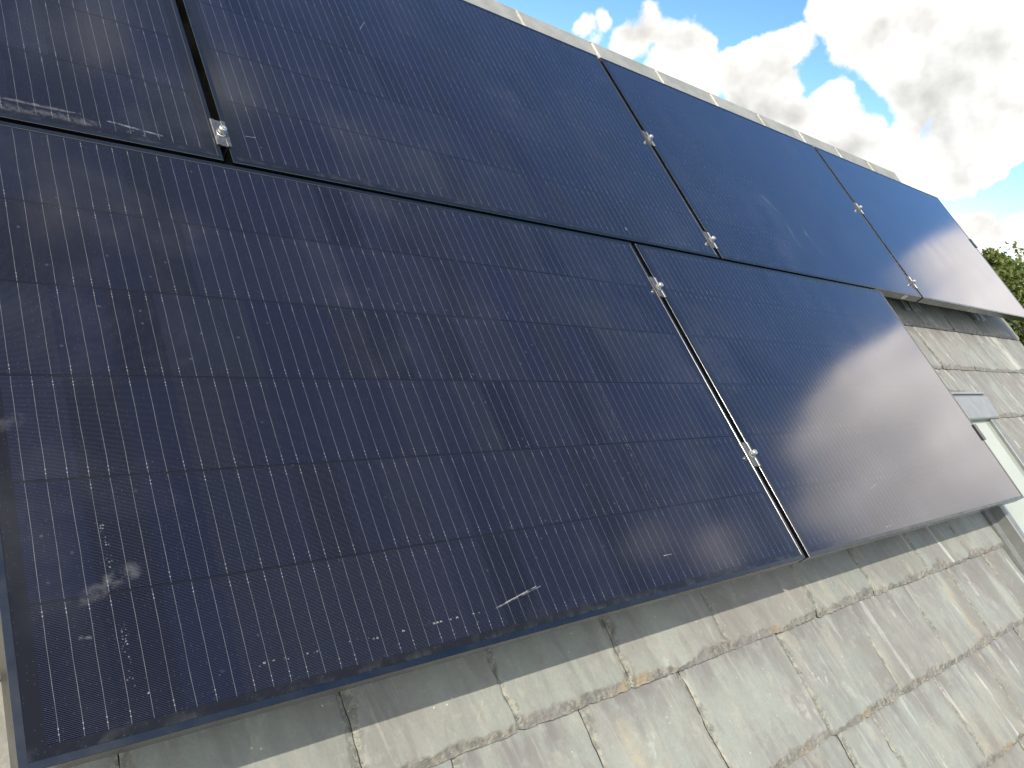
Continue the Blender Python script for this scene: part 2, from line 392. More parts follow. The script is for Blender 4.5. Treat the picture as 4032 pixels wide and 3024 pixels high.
    fr = N.math('MULTIPLY_ADD', N.math('POWER', lw.outputs['Facing'], 3.9), 1.15, 0.008)
    fr = N.math('MINIMUM', fr, 1.0)
    gl = N.new('ShaderNodeBsdfAnisotropic'); gl.inputs['Color'].default_value = (1.0, 0.955, 0.965, 1)
    N.put(gl.inputs['Roughness'], N.math('MULTIPLY_ADD', dust, 0.3, N.lin(N.noise(off, 5.0, 4.0), 0.3, 0.7, 0.10, 0.13)))
    mx = N.new('ShaderNodeMixShader'); N.l.new(fr, mx.inputs[0]); N.l.new(b.outputs[0], mx.inputs[1]); N.l.new(gl.outputs[0], mx.inputs[2])
    N.l.new(mx.outputs[0], N.n['Material Output'].inputs[0])
    return mt

# ------------------------------------------------------------------ solar panels
PROF = [(0.0, -0.035), (0.0, -0.0004), (0.0004, 0.0), (0.0092, 0.0), (0.0097, -0.0005), (0.0097, -0.0030),
        (0.0016, -0.0030), (0.0016, -0.0335), (0.0260, -0.0335), (0.0260, -0.035)]
def panel(u, v, label, mat, sticker=None):
    t = thing('solar_panel', (u, v, 0), label, 'solar panel', 'black solar panels laid in two staggered rows on the roof')
    MB().ring(PW, PH, PROF).build('frame', M_FRAME, t)
    g = MB().add([(0.003, 0.003, -0.0012), (PW - 0.003, 0.003, -0.0012), (PW - 0.003, PH - 0.003, -0.0012), (0.003, PH - 0.003, -0.0012)], [(0, 1, 2, 3)])
    # back sheet, 4 mm below
    g.add([(0.003, 0.003, -0.0052), (PW - 0.003, 0.003, -0.0052), (PW - 0.003, PH - 0.003, -0.0052), (0.003, PH - 0.003, -0.0052)], [(0, 3, 2, 1)])
    b_ = 0.003
    g.f += []
    o = g.build('glass_face', mat, t)
    if sticker is not None:
        s = MB().box(sticker, sticker + 0.036, -0.0004, 0.0004, -0.029, -0.006).build('label_sticker', M_STICK, t)
        MB().box(sticker + 0.010, sticker + 0.027, -0.0007, -0.0004, -0.0255, -0.0095).build('printed_square', M_STICKG, s)
    return t
GX = 0.019
UA, UB = 0.0, PW + GX
VT = 1.001
UD = 0.4635
UC, UE, UF = UD - GX - PW, UD + PW + GX, UD + 2 * (PW + GX)
panel(UA, 0, 'front left panel of the lower row, nearest the viewer, with a scratch and dried drops', cell_material('cells_a', 1,
      marks=[(0.6802, 0.0538, 0.7874, 0.0748, 0.001, 0.5, 20.0), (0.6854, 0.0541, 0.7981, 0.0739, 0.0008, 0.3, 60.0), (1.1518, 0.0793, 1.1776, 0.0793, 0.0008, 0.7, 20.0), (0.123, 0.1975, 0.1455, 0.2073, 0.013, 0.11, 26.0), (0.0756, 0.1749, 0.1054, 0.1863, 0.011, 0.1, 26.0), (0.0781, 0.1315, 0.0862, 0.1298, 0.004, 0.16, 60.0), (0.131, 0.0517, 0.1389, 0.0524, 0.002, 0.5, 120.0), (0.023, 0.4239, 0.0427, 0.4326, 0.012, 0.05, 30.0), (0.4042, 0.0558, 0.4618, 0.0527, 0.0025, 0.5, 150.0), (0.4862, 0.0534, 0.6208, 0.0547, 0.002, 0.45, 130.0), (0.6335, 0.0548, 0.7196, 0.0544, 0.002, 0.35, 130.0), (0.2267, 0.0539, 0.3013, 0.0537, 0.0025, 0.4, 140.0), (0.3165, 0.0534, 0.3717, 0.054, 0.0022, 0.4, 140.0), (0.1198, 0.2782, 0.1231, 0.216, 0.004, 0.35, 260.0), (0.125, 0.1371, 0.1215, 0.0623, 0.005, 0.35, 260.0), (1.2087, 0.6273, 1.2, 0.1758, 0.004, 0.3, 330.0)]))
panel(UB, 0, 'right hand panel of the lower row, reflecting pale cloud, above the roof window', cell_material('cells_b', 2, marks=[(0.5126, 0.1416, 0.5548, 0.1506, 0.0015, 0.4, 60.0), (0.4645, 0.023, 0.5027, 0.0239, 0.0012, 0.6, 20.0), (0.3409, -0.0109, 0.5355, -0.0137, 0.004, 0.3, 160.0)]))
panel(UC, VT, 'panel at the top left corner of the photo with rubbed tape residue below', cell_material('cells_c', 3, marks=[(1.2866, 0.0472, 1.4062, 0.0469, 0.0035, 0.16, 60.0), (1.2849, 0.0285, 1.4234, 0.0296, 0.01, 0.1, 70.0), (1.4506, 0.044, 1.5417, 0.0347, 0.0025, 0.3, 90.0), (1.4537, 0.0314, 1.5401, 0.0263, 0.006, 0.13, 110.0)]))
panel(UD, VT, 'second panel of the upper row, just right of the gap with the big bolt', cell_material('cells_d', 4, marks=[(0.0445, 0.0851, 0.0661, 0.0867, 0.001, 0.4, 20.0), (0.0712, 0.0611, 0.0848, 0.0563, 0.002, 0.25, 60.0), (1.2038, 0.0514, 1.2052, 0.0426, 0.002, 0.7, 20.0), (0.4864, 0.6124, 0.5157, 0.6573, 0.0015, 0.3, 60.0)]))
panel(UE, VT, 'third panel of the upper row, blue, with two faint curved smears', cell_material('cells_e', 5, marks=[(0.6342, 0.4138, 0.6938, 0.3258, 0.012, 0.08, 9.0), (0.6938, 0.3258, 0.6696, 0.1552, 0.012, 0.06, 9.0), (0.8235, 0.2874, 0.8151, 0.2483, 0.013, 0.1, 9.0), (0.8151, 0.2483, 0.8393, 0.149, 0.012, 0.05, 9.0)]), sticker=1.47)
panel(UF, VT, 'farthest panel of the upper row, its corner against the sky near the tree', cell_material('cells_f', 6), sticker=1.585)

# ------------------------------------------------------------------ clamps
def clamp_meshes(end=False):
    p = MB()
    L = 0.035
    if not end:
        prof = [(-0.0152, 0.0006), (-0.0152, 0.0030), (-0.0138, 0.0036), (-0.0075, 0.0036), (-0.0062, 0.0020), (0.0062, 0.0020),
                (0.0075, 0.0036), (0.0138, 0.0036), (0.0152, 0.0030), (0.0152, 0.0006), (0.0088, 0.0006), (0.0088, -0.030), (0.0060, -0.030), (0.0060, -0.0006),
                (-0.0060, -0.0006), (-0.0060, -0.030), (-0.0088, -0.030), (-0.0088, 0.0006)]
    else:
        prof = [(-0.0120, 0.0006), (-0.0120, 0.0036), (0.0060, 0.0040), (0.0160, 0.0040), (0.0160, -0.034), (0.0130, -0.034), (0.0130, 0.0006)]
    p.prism(prof, -L, L, axis='y')
    b = MB()
    c = (0, 0) if not end else (0.004, 0)
    b.lathe([(0.0, 0.0021), (0.0098, 0.0021), (0.0098, 0.0034), (0.0080, 0.0038)], 28, c)           # washer
    b.lathe([(0.0040, 0.0030), (0.0040, 0.0070), (0.0070, 0.0070), (0.0073, 0.0075), (0.0073, 0.0165), (0.0067, 0.0172), (0.0040, 0.0172)], 28, c)
    b.lathe([(0.0040, 0.0172), (0.0036, 0.0168), (0.0036, 0.0110), (0.0, 0.0110)], 6, c, smooth=False)
    return p.mesh('clamp_plate', M_FRAME if end else M_CLAMP), b.mesh('bolt', M_BOLT)
MID = clamp_meshes(); END = clamp_meshes(True)
def clamp(u, v, label, end=False):
    t = thing('end_clamp' if end else 'mid_clamp', (u, v, 0), label, 'clamp', 'bolted aluminium clamps holding the panels')
    me = END if end else MID
    link('clamp_plate', me[0], t)
    if not end: link('bolt', me[1], t)
gAB, gCD, gDE, gEF = UB - GX / 2, UD - GX / 2, UE - GX / 2, UF - GX / 2
clamp(gAB, 0.826, 'upper clamp in the gap between the two lower panels, near the middle of the photo')
clamp(gAB, 0.284, 'lower clamp in the gap between the two lower panels, above the slates')
clamp(gCD, 1.075, 'largest clamp, at the upper left, with a silver hex socket bolt')
clamp(gCD, 1.555, 'clamp out of the top of the picture in the upper left gap')
clamp(gDE, 1.551, 'upper clamp in the long gap below the ridge between second and third upper panels')
clamp(gDE, 1.076, 'clamp at the lower end of the gap between the second and third upper panels')
clamp(gEF, 1.558, 'upper clamp between the two blue panels at the right')
clamp(gEF, 1.090, 'small clamp above the corner where the lower row ends')
clamp(UF + PW, 1.60, 'end clamp gripping the far right edge of the last panel against the sky', True)
clamp(UB + PW, 0.287, 'end clamp on the right edge of the lower row beside the roof window', True)

# ------------------------------------------------------------------ mounting rails, hooks, cable
for (u0, u1, v, lb) in ((0.06, 3.26, 0.284, 'dark mounting rail under the lower part of the front panels'),
                        (0.06, 3.26, 0.826, 'dark mounting rail under the upper part of the front panels'),
                        (-1.1, 5.38, 1.085, 'dark mounting rail under the lower edge of the upper row'),
                        (-1.1, 5.38, 1.555, 'dark mounting rail under the upper row below the ridge')):
    t = MB().prism([(-0.02, -0.085), (0.02, -0.085), (0.02, -0.0365), (0.006, -0.0365), (0.006, -0.046), (-0.006, -0.046), (-0.006, -0.0365), (-0.02, -0.0365)], u0, u1)
    o = t.build('mounting_rail', M_RAIL)
    o.matrix_world = ROOF @ Matrix.Translation((0, v, 0))
    tag(o, lb, 'rail', 'mounting rails under the panels')
def hook(u, v, label):
    t = thing('roof_hook', (u, v, 0), label, 'roof hook', 'metal roof hooks holding the rails')
    for k, du in enumerate((-0.075, 0.0)):
        MB().prism([(-0.075, -0.134), (0.16, -0.126), (0.16, -0.122), (-0.075, -0.130)], du, du + 0.042).build('strap', M_HOOK, t)
    a = MB()
    a.prism([(-0.010, -0.129), (-0.004, -0.129), (0.022, -0.060), (0.016, -0.060)], 0.006, 0.036)
    a.prism([(0.000, -0.087), (0.045, -0.087), (0.045, -0.085), (0.000, -0.085)], 0.006, 0.036)
    a.build('arm', M_HOOK, t)
    tr = MB().prism([(0.045, -0.060), (0.095, -0.075), (0.045, 0.03)], -0.1325, -0.1300, axis='z')
    tr.build('foot_plate', M_HOOK, t)
hook(4.03, 1.12, 'shaded roof hook under the panel corner where the lower row ends')
hook(5.03, 1.13, 'pale roof hook sticking out below the last panel near the tree')
hook(2.56, 0.185, 'roof hook whose bright tip just shows under the front panel edge')
cab = MB().tube([(5.20, 1.10, -0.06), (5.30, 1.06, -0.085), (5.40, 1.05, -0.09), (5.50, 1.04, -0.10), (5.60, 1.0, -0.115), (5.67, 0.93, -0.14), (5.70, 0.85, -0.18), (5.71, 0.72, -0.26), (5.70, 0.6, -0.4)], 0.005, 8)
o = cab.build('cable', M_CABLE); o.matrix_world = ROOF
tag(o, 'black cable looping from under the last panel down over the roof edge', 'cable')

# ------------------------------------------------------------------ slate material
def slate_material():
    mt, N, b = material('slate')
    oc = N.new('ShaderNodeTexCoord').outputs['Object']
    x, y, z = N.xyz(oc)
    an = N.new('ShaderNodeAttribute', attribute_name='tint'); at = an.outputs['Color']; tpos = an.outputs['Alpha']
    a1, a2, a3 = N.xyz(at)
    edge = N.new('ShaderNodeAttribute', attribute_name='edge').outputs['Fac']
    sh = N.comb(N.math('MULTIPLY_ADD', y, 0.10, x), y, N.math('MULTIPLY', a1, 9.0))
    st = N.vec('MULTIPLY', sh, (1.0, 0.11, 1.0))
    streak = N.noise(st, 24.0, 4.0, 0.55)
    streak2 = N.noise(N.vec('ADD', st, (5, 3, 1)), 11.0, 3.0, 0.5, dist=0.4)
    big = N.noise(N.comb(x, y, a2), 6.0, 4.0, 0.6)
    fine = N.noise(oc, 160.0, 6.0, 0.7)
    col = N.mix(N.lin(a3, 0, 1, 0, 1), (0.225, 0.238, 0.202), (0.278, 0.285, 0.240))
    col = N.mix(N.math('MULTIPLY', N.smooth(big, 0.42, 0.68), 0.75), col, (0.21, 0.195, 0.175))
    col = N.mix(N.math('MULTIPLY', N.smooth(streak, 0.50, 0.72), 0.28), col, (0.34, 0.33, 0.275))
    col = N.mix(N.math('MULTIPLY', N.smooth(streak, 0.30, 0.48, 1.0, 0.0), 0.45), col, (0.17, 0.16, 0.145))
    col = N.mix(N.smooth(a1, 0.62, 0.95, 0.0, 0.55), col, (0.235, 0.21, 0.18))
    # dirt washed out from under the slate above
    dirt = N.math('MULTIPLY', N.smooth(tpos, 0.55, 0.98), N.smooth(N.noise(N.comb(x, N.math('MULTIPLY', y, 0.4), a1), 15.0, 5.0, 0.6), 0.40, 0.62))
    col = N.mix(N.math('MULTIPLY', dirt, 0.75), col, (0.14, 0.122, 0.115))
    # rusty streaks on some slates
    rust = N.math('MULTIPLY', N.smooth(streak2, 0.55, 0.72), N.math('GREATER_THAN', a2, 0.5))
    rust = N.math('MULTIPLY', rust, N.smooth(N.noise(N.vec('ADD', sh, (2, 9, 0)), 16.0, 5.0, 0.65), 0.42, 0.62))
    col = N.mix(N.math('MULTIPLY', rust, 0.8), col, (0.40, 0.33, 0.22))
    # lower right gets browner and dustier
    br = N.math('MULTIPLY', N.smooth(x, 1.6, 2.6), N.smooth(y, -0.30, -0.65))
    br = N.math('MULTIPLY', br, N.smooth(N.noise(oc, 9.0, 4.0, 0.6), 0.35, 0.62))
    col = N.mix(N.math('MULTIPLY', br, 0.6), col, (0.30, 0.25, 0.18))
    stn = N.math('MULTIPLY', N.smooth(N.noise(N.vec('ADD', N.vec('MULTIPLY', sh, (1.0, 0.4, 1.0)), (6, 2, 3)), 7.0, 6.0, 0.62), 0.46, 0.60), N.smooth(N.math('SUBTRACT', x, N.math('MULTIPLY', y, 2.0)), 1.6, 3.4, 0.25, 0.9))
    col = N.mix(N.math('MULTIPLY', stn, 0.8), col, (0.185, 0.165, 0.135))
    # lime runs on the far part
    lime = N.math('MULTIPLY', N.smooth(N.noise(N.vec('ADD', N.vec('MULTIPLY', sh, (1.0, 0.16, 1.0)), (1, 7, 4)), 9.0, 6.0, 0.68, dist=0.5), 0.555, 0.60), N.smooth(x, 3.4, 4.2))
    lime = N.math('MULTIPLY', lime, N.smooth(N.noise(N.comb(x, y, a2), 5.0, 4.0, 0.6), 0.40, 0.58))
    lime2 = N.math('MULTIPLY', N.smooth(N.noise(N.vec('ADD', st, (8, 2, 4)), 22.0, 5.0, 0.6), 0.62, 0.66), N.smooth(x, 1.5, 3.0, 0.2, 1.0))
    col = N.mix(N.math('MULTIPLY', N.math('MAXIMUM', lime, lime2), 0.65), col, (0.58, 0.58, 0.52))
    # scuffs and droppings
    for (x0, y0, x1, y1, hw, stg, bs) in [(1.679, -0.239, 1.68, -0.243, 0.006, 0.9, 60), (1.691, -0.253, 1.697, -0.268, 0.006, 0.8, 70), (1.729, -0.245, 1.714, -0.273, 0.005, 0.7, 70), (1.542, -0.272, 1.601, -0.328, 0.035, 0.45, 30), (1.065, -0.218, 1.052, -0.243, 0.018, 0.35, 60), (1.779, -0.295, 1.809, -0.34, 0.02, 0.35, 40), (1.724, -0.038, 1.717, -0.084, 0.004, 0.6, 50), (1.629, -0.209, 1.602, -0.305, 0.012, 0.4, 30), (1.189, -0.091, 1.195, -0.13, 0.01, 0.35, 30), (2.242, -0.105, 2.213, -0.194, 0.01, 0.5, 30), (2.817, -0.156, 2.815, -0.229, 0.02, 0.5, 25), (0.71, -0.059, 0.686, -0.087, 0.0015, 0.7, 20)]:
        dx, dy = x1 - x0, y1 - y0; L2 = dx * dx + dy * dy
        px = N.math('SUBTRACT', x, x0); py = N.math('SUBTRACT', y, y0)
        t = N.math('DIVIDE', N.math('ADD', N.math('MULTIPLY', px, dx), N.math('MULTIPLY', py, dy)), L2, clamp=True)
        ex = N.math('MULTIPLY_ADD', t, -dx, px); ey = N.math('MULTIPLY_ADD', t, -dy, py)
        d = N.math('SQRT', N.math('ADD', N.math('MULTIPLY', ex, ex), N.math('MULTIPLY', ey, ey)))
        mk = N.math('MULTIPLY', N.smooth(d, hw * 0.3, hw, 1.0, 0.0), N.smooth(N.noise(oc, bs, 5.0, 0.7), 0.44, 0.56))
        col = N.mix(N.math('MULTIPLY', mk, stg * 0.6), col, (0.58, 0.565, 0.50))
    # hewn edges
    en = N.noise(oc, 70.0, 5.0, 0.7)
    ecol = N.mix(N.smooth(en, 0.4, 0.62), (0.09, 0.082, 0.066), (0.28, 0.245, 0.19))
    ecol = N.mix(N.smooth(N.noise(oc, 6.0, 3.0), 0.55, 0.7), ecol, (0.30, 0.22, 0.12))
    fold = N.math('ABSOLUTE', N.math('SUBTRACT', N.noise(oc, 48.0, 5.0, 0.6, dist=0.8), 0.5))
    seam = N.smooth(fold, 0.0, 0.022, 1.0, 0.0)
    ecol = N.mix(N.smooth(N.noise(N.vec('ADD', oc, (4, 4, 4)), 10.0, 3.0), 0.50, 0.62), ecol, (0.185, 0.165, 0.145))
    ecol = N.mix(N.math('MULTIPLY', seam, 0.8), ecol, (0.055, 0.048, 0.038))
    ef = N.math('MULTIPLY', N.math('MINIMUM', edge, 1.0), N.lin(en, 0.3, 0.7, 0.75, 1.0))
    col = N.mix(ef, col, ecol)
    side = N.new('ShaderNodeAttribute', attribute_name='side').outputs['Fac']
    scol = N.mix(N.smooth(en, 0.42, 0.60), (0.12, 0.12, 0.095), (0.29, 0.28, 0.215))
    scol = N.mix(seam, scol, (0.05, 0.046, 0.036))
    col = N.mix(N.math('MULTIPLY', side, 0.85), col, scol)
    patch = N.noise(N.vec('ADD', N.vec('MULTIPLY', sh, (1.0, 0.35, 1.0)), (3, 1, 2)), 13.0, 6.0, 0.62, dist=0.6)
    col = N.mix(N.math('MULTIPLY', N.smooth(patch, 0.53, 0.60), 0.35), col, (0.16, 0.145, 0.125))
    col = N.mix(N.math('MULTIPLY', N.smooth(patch, 0.36, 0.43, 1.0, 0.0), 0.40), col, (0.36, 0.335, 0.26))
    thin = N.noise(N.vec('MULTIPLY', N.vec('ADD', sh, (7, 0, 0)), (1.0, 0.06, 1.0)), 90.0, 3.0, 0.5)
    col = N.mix(N.math('MULTIPLY', N.smooth(thin, 0.60, 0.70), N.smooth(big, 0.45, 0.6, 0.08, 0.32)), col, (0.42, 0.40, 0.33))
    mot = N.noise(N.comb(x, y, a1), 42.0, 5.0, 0.65)
    col = N.mix(N.smooth(mot, 0.52, 0.70, 0.0, 0.30), col, (0.36, 0.35, 0.30))
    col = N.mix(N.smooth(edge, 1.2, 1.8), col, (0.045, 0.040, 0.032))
    # specks
    vo = N.new('ShaderNodeTexVoronoi'); N.put(vo.inputs['Vector'], oc); vo.inputs['Scale'].default_value = 75.0
    vr = N.xyz(vo.outputs['Color'])[0]
    sp = N.math('MULTIPLY', N.smooth(vo.outputs['Distance'], 0.07, 0.14, 1.0, 0.0), N.math('GREATER_THAN', vr, 0.90))
    col = N.mix(N.math('MULTIPLY', sp, 0.75), col, (0.66, 0.65, 0.58))
    col = N.mix(N.lin(fine, 0.3, 0.7, 0.0, 0.28), col, (0.13, 0.13, 0.12))
    N.put(b.inputs['Base Color'], col)
    N.put(b.inputs['Roughness'], N.lin(big, 0.3, 0.7, 0.50, 0.72))
    h = N.math('MULTIPLY_ADD', fine, 0.30, N.math('MULTIPLY_ADD', streak, 0.9, N.math('MULTIPLY', N.noise(oc, 38.0, 4.0, 0.6), 0.5)))
    bp = N.new('ShaderNodeBump'); bp.inputs['Strength'].default_value = 0.55; bp.inputs['Distance'].default_value = 0.0035
    N.l.new(h, bp.inputs['Height']); N.l.new(bp.outputs[0], b.inputs['Normal'])
    return mt
M_SLATE = slate_material()

# ------------------------------------------------------------------ the house: slates, ridge, window, walls
COURSES = [-2.28, -2.0, -1.72, -1.44, -1.16, -0.89, -0.63, -0.378, -0.125, 0.145, 0.425, 0.706, 0.962, 1.24, 1.51, 1.78, 2.05, 2.26, 2.40]
CUTS = {8: [0.46, 0.765, 1.07, 1.42, 1.825, 2.165, 2.56, 2.925],
        7: [0.618, 0.920, 1.234, 1.625, 2.014, 2.378, 2.719, 3.07],
        6: [0.42, 0.80, 1.24, 1.657, 1.840, 2.234, 2.583, 2.939],
        5: [0.55, 0.95, 1.40, 1.80, 2.12, 2.50, 2.86],
        11: [3.951, 4.397, 4.771, 5.20],
        12: [4.093, 4.501, 4.942, 5.16],
        10: [3.80, 4.20, 4.62, 5.02]}
ULEFT, URIGHT = -3.0, 5.60
WU0, WU1, WV0, WV1 = 3.29, 4.01, -0.62, 0.52           # roof window opening
V_, F_, EDG, TNT, SIDE = [], [], [], [], []
nv = 0
rs = np.random.RandomState(5)
def add_slate(u0, u1, v0, v1, ci, seed, fine):
    global nv
    w = u1 - u0; g = v1 - v0; L = g * 1.12
    ext = (lambda a: a)
    if fine: nu, nt = max(8, int(w / 0.0032)), int(L / 0.0038)
    else: nu, nt = max(6, int(w / 0.02)), 14
    s = np.linspace(0, 1, nu + 1)
    # crowd samples towards the edges
    s = s - 0.06 * np.sin(2 * np.pi * s) / (2 * np.pi) * 1.5
    t = np.linspace(0, 1, nt + 1) ** (1.5 if fine else 1.6)
    Sg, Tg = np.meshgrid(s, t, indexing='ij')
    X = u0 + Sg * w; Y = v0 + Tg * L
    # ragged outline
    jt = (fbm2(X * 9, X * 0 + seed, seed, 2) - .5) * 0.004 + (fbm2(X * 60, X * 0, seed + 3, 4) - .5) * 0.0050
    rr = np.minimum(np.minimum(Sg, 1 - Sg) * w / 0.03, 1)
    jt = jt + (1 - rr) ** 2.5 * 0.007 * (vnoise(Sg * 1.01, Sg * 0, seed + 9) + .3)
    sl = int(abs(u0) * 1000) + ci * 77; sr = int(abs(u1) * 1000) + ci * 77        # neighbours share the line of their joint
    jl = (fbm2(Y * 16, Y * 0 + 3, sl, 5) - .5) * 0.013
    jr = (fbm2(Y * 16, Y * 0 + 3, sr, 5) - .5) * 0.013
    Yj = Y + jt * (1 - Tg) ** 3
    Xj = X + jl * (1 - Sg) ** 4 + jr * Sg ** 4 + (0.0002 + 0.0011 * vnoise(Y * 20, Y * 0, seed + 8)) * (1 - 2 * Sg)
    dt = Tg * L
    dl = Sg * w; dr = (1 - Sg) * w
    TH = 0.013
    cw = 0.005 + 0.052 * np.clip(fbm2(X * 9, X * 0 + 1.7, seed + 21, 5) - 0.28, 0, 1) ** 1.1 + 0.010 * fbm2(X * 70, X * 0, seed + 23, 3) ** 2 + 0.035 * np.clip(vnoise(X * 6, X * 0, seed + 44) - 0.72, 0, 1)
    cw = cw + 0.004 * (fbm2(X * 90, Y * 90, seed + 2, 2) - .5)
    cs = 0.0030 + 0.070 * np.clip(fbm2(Y * 12, Y * 0 + 4.2, seed + 31, 5) - 0.40, 0, 1) + 0.004 * (vnoise(Y * 110, Y * 0, seed + 33) > .5)
    cs2 = 0.0020 + 0.055 * np.clip(fbm2(Y * 11, Y * 0 + 6.2, seed + 37, 5) - 0.42, 0, 1)
    def drop(d, c):
        q = np.clip(1 - d / np.maximum(c, 1e-4), 0, 1)
        k = np.floor(q * 3.4 + (fbm2(X * 80, Y * 80, seed + 51, 4) - .5) * 3.0) / 3.0
        return np.clip(0.45 * q + 0.5 * np.clip(k, 0, 1), 0, 1) * (q > 0), q
    d1, q1 = drop(dt, cw); d2, q2 = drop(dl, cs); d3, q3 = drop(dr, cs2)
    dd = np.maximum(d1 * 0.70, np.maximum(d2, d3) * 0.30)
    ed = np.maximum(np.minimum(q1 * 4, 1), np.minimum(np.maximum(q2, q3) * 3, 1) * 0.25)
    tilt = rs.uniform(-0.0012, 0.0012)
    Z = 0.021 - np.minimum(dt, L) * (0.0125 / g) + tilt * (2 * Sg - 1) - TH * dd
    if fine:
        Z = Z + 0.0009 * (fbm2(X * 22, Y * 4, seed + 71, 4) - .5) * 2 + 0.0007 * np.floor(fbm2(X * 7, Y * 3, seed + 81, 3) * 5) / 5 * 2 + 0.0042 * np.minimum(q1 * 3, 1) * (fbm2(X * 130, Y * 130, seed + 91, 3) - .5) * (1 - 0.6 * q1) + 0.0016 * np.minimum(np.maximum(q2, q3) * 3, 1) * (fbm2(X * 120, Y * 90, seed + 95, 3) - .5)
    Z = Z + HS - 0.012
    n1, n2 = Sg.shape
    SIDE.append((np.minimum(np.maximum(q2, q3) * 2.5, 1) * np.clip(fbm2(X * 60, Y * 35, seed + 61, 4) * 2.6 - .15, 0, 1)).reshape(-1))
    P = np.stack([Xj, Yj, Z], -1).reshape(-1, 3)
    idx = np.arange(n1 * n2).reshape(n1, n2) + nv
    q = np.stack([idx[:-1, :-1], idx[1:, :-1], idx[1:, 1:], idx[:-1, 1:]], -1).reshape(-1, 4)
    V_.append(P); F_.append(q); EDG.append(np.clip(ed, 0, 1).reshape(-1))
    nv += n1 * n2
    # skirt: tail and both sides
    loop = np.concatenate([idx[0, ::-1], idx[1:, 0], idx[-1, 1:]]) - nv + n1 * n2
    top = P[loop]
    bot = top.copy()
    bot[:, 2] = top[:, 2] - 0.016
    bot[:, 2] = np.maximum(bot[:, 2], HS - 0.016)
    bot[:, 1] += 0.0012
    V_.append(np.concatenate([top, bot])); n = len(loop)
    a = np.arange(n - 1) + nv
    F_.append(np.stack([a, a + n, a + n + 1, a + 1], -1))
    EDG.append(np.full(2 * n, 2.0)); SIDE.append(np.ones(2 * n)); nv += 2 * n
    tn = rs.uniform(0, 1, 3)
    tt = np.repeat(np.array([[tn[0], tn[1], tn[2], 1.0]]), n1 * n2 + 2 * n, 0)
    tt[:n1 * n2, 3] = (Tg * L / g).reshape(-1)
    TNT.append(tt)
sd_ = 0
for ci in range(len(COURSES) - 1):
    v0, v1 = COURSES[ci], COURSES[ci + 1]
    cuts = [c for c in CUTS.get(ci, [])]
    if not cuts: cuts = [1.0 + rs.uniform(0, 0.3)]
    while cuts[0] > ULEFT: cuts.insert(0, cuts[0] - rs.uniform(0.27, 0.40))
    cuts[0] = ULEFT
    while cuts[-1] < URIGHT: cuts.append(cuts[-1] + rs.uniform(0.30, 0.44))
    if cuts[-2] > URIGHT - 0.12: cuts.pop(-2)
    cuts[-1] = URIGHT
    if ci == 10:
        for a, c in ((WU0, 3.62), (3.62, 3.86), (3.86, WU1)):
            sd_ += 1
            add_slate(a, c, 0.566, v1, ci, sd_ * 13, True)
    for a, c in zip(cuts[:-1], cuts[1:]):
        sd_ += 1
        if v0 < WV1 - 0.03 and v1 > WV0 + 0.02:                # cut round the roof window
            if a < WU0 and c > WU0: c = WU0
            elif a < WU1 and c > WU1 and a >= WU0: a = WU1
            elif a >= WU0 and c <= WU1: continue
        if c - a < 0.04: continue
        fine = (ci in (5, 6, 7, 8) and 0.0 < c and a < 3.3) or (ci in (10, 11, 12) and a > 3.2) or (ci in (9, 13) and a > 3.6)
        if ci in (5, 6, 7, 8) and c < 0.3: fine = False
        add_slate(a, c, v0, v1, ci, sd_ * 13, fine)
def np_mesh(name, V, F, mat, smooth=False):
    me = bpy.data.meshes.new(name)
    nF = len(F)
    me.vertices.add(len(V)); me.vertices.foreach_set('co', np.ascontiguousarray(V, dtype=np.float32).ravel())
    me.loops.add(nF * 4); me.loops.foreach_set('vertex_index', np.ascontiguousarray(F, dtype=np.int32).ravel())
    me.polygons.add(nF); me.polygons.foreach_set('loop_start', np.arange(nF, dtype=np.int32) * 4)
    me.polygons.foreach_set('use_smooth', np.full(nF, smooth))
    me.update(calc_edges=True)
    me.materials.append(mat)
    return me
house = thing('house', (0, 0, 0), 'slate roofed house carrying the solar panels', 'house')
sm = np_mesh('slate_roof', np.concatenate(V_), np.concatenate(F_), M_SLATE, True)
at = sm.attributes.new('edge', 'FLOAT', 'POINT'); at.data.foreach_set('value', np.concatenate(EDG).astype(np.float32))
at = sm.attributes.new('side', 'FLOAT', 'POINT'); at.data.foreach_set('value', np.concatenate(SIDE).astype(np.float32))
at = sm.attributes.new('tint', 'FLOAT_COLOR', 'POINT'); at.data.foreach_set('color', np.concatenate(TNT).astype(np.float32).ravel())
slates = link('slate_roof', sm, house)
del SIDE
del V_, F_, EDG, TNT
# dark felt and boards below the slates
M_FELT = metal('roof_felt', (0.02, 0.02, 0.02), 0.9, 0.0, 0.2, 30)
MB().box(ULEFT + 0.01, URIGHT - 0.02, -2.27, 2.40, HS - 0.06, HS - 0.020).build('roof_boards', M_FELT, house)
# far slope (other side of the ridge): plain slates
rv, rz = 2.40, HS
far = Matrix.Translation((0, rv, rz)) @ Matrix.Rotation(-2 * SLOPE, 4, 'X')
fs = MB()
frs = random.Random(3)
for k in range(17):
    y0 = 0.02 + k * 0.27
    u = ULEFT
    while u < URIGHT:
        w = frs.uniform(0.3, 0.42); u2 = min(u + w, URIGHT)
        z = -0.004 + frs.uniform(-.001, .001)
        P = [(u + .002, y0, z - 0.008), (u2 - .002, y0, z - 0.008), (u2 - .002, y0 + 0.29, z + 0.004), (u + .002, y0 + 0.29, z + 0.004)]
        Q = [(p[0], p[1], p[2] - 0.01) for p in P]
        P = [tuple(far @ Vector(p)) for p in P + Q]
        fs.add(P, [(0, 1, 2, 3), (7, 6, 5, 4), (2, 6, 7, 3), (0, 4, 5, 1), (1, 5, 6, 2), (0, 3, 7, 4)])
        u = u2
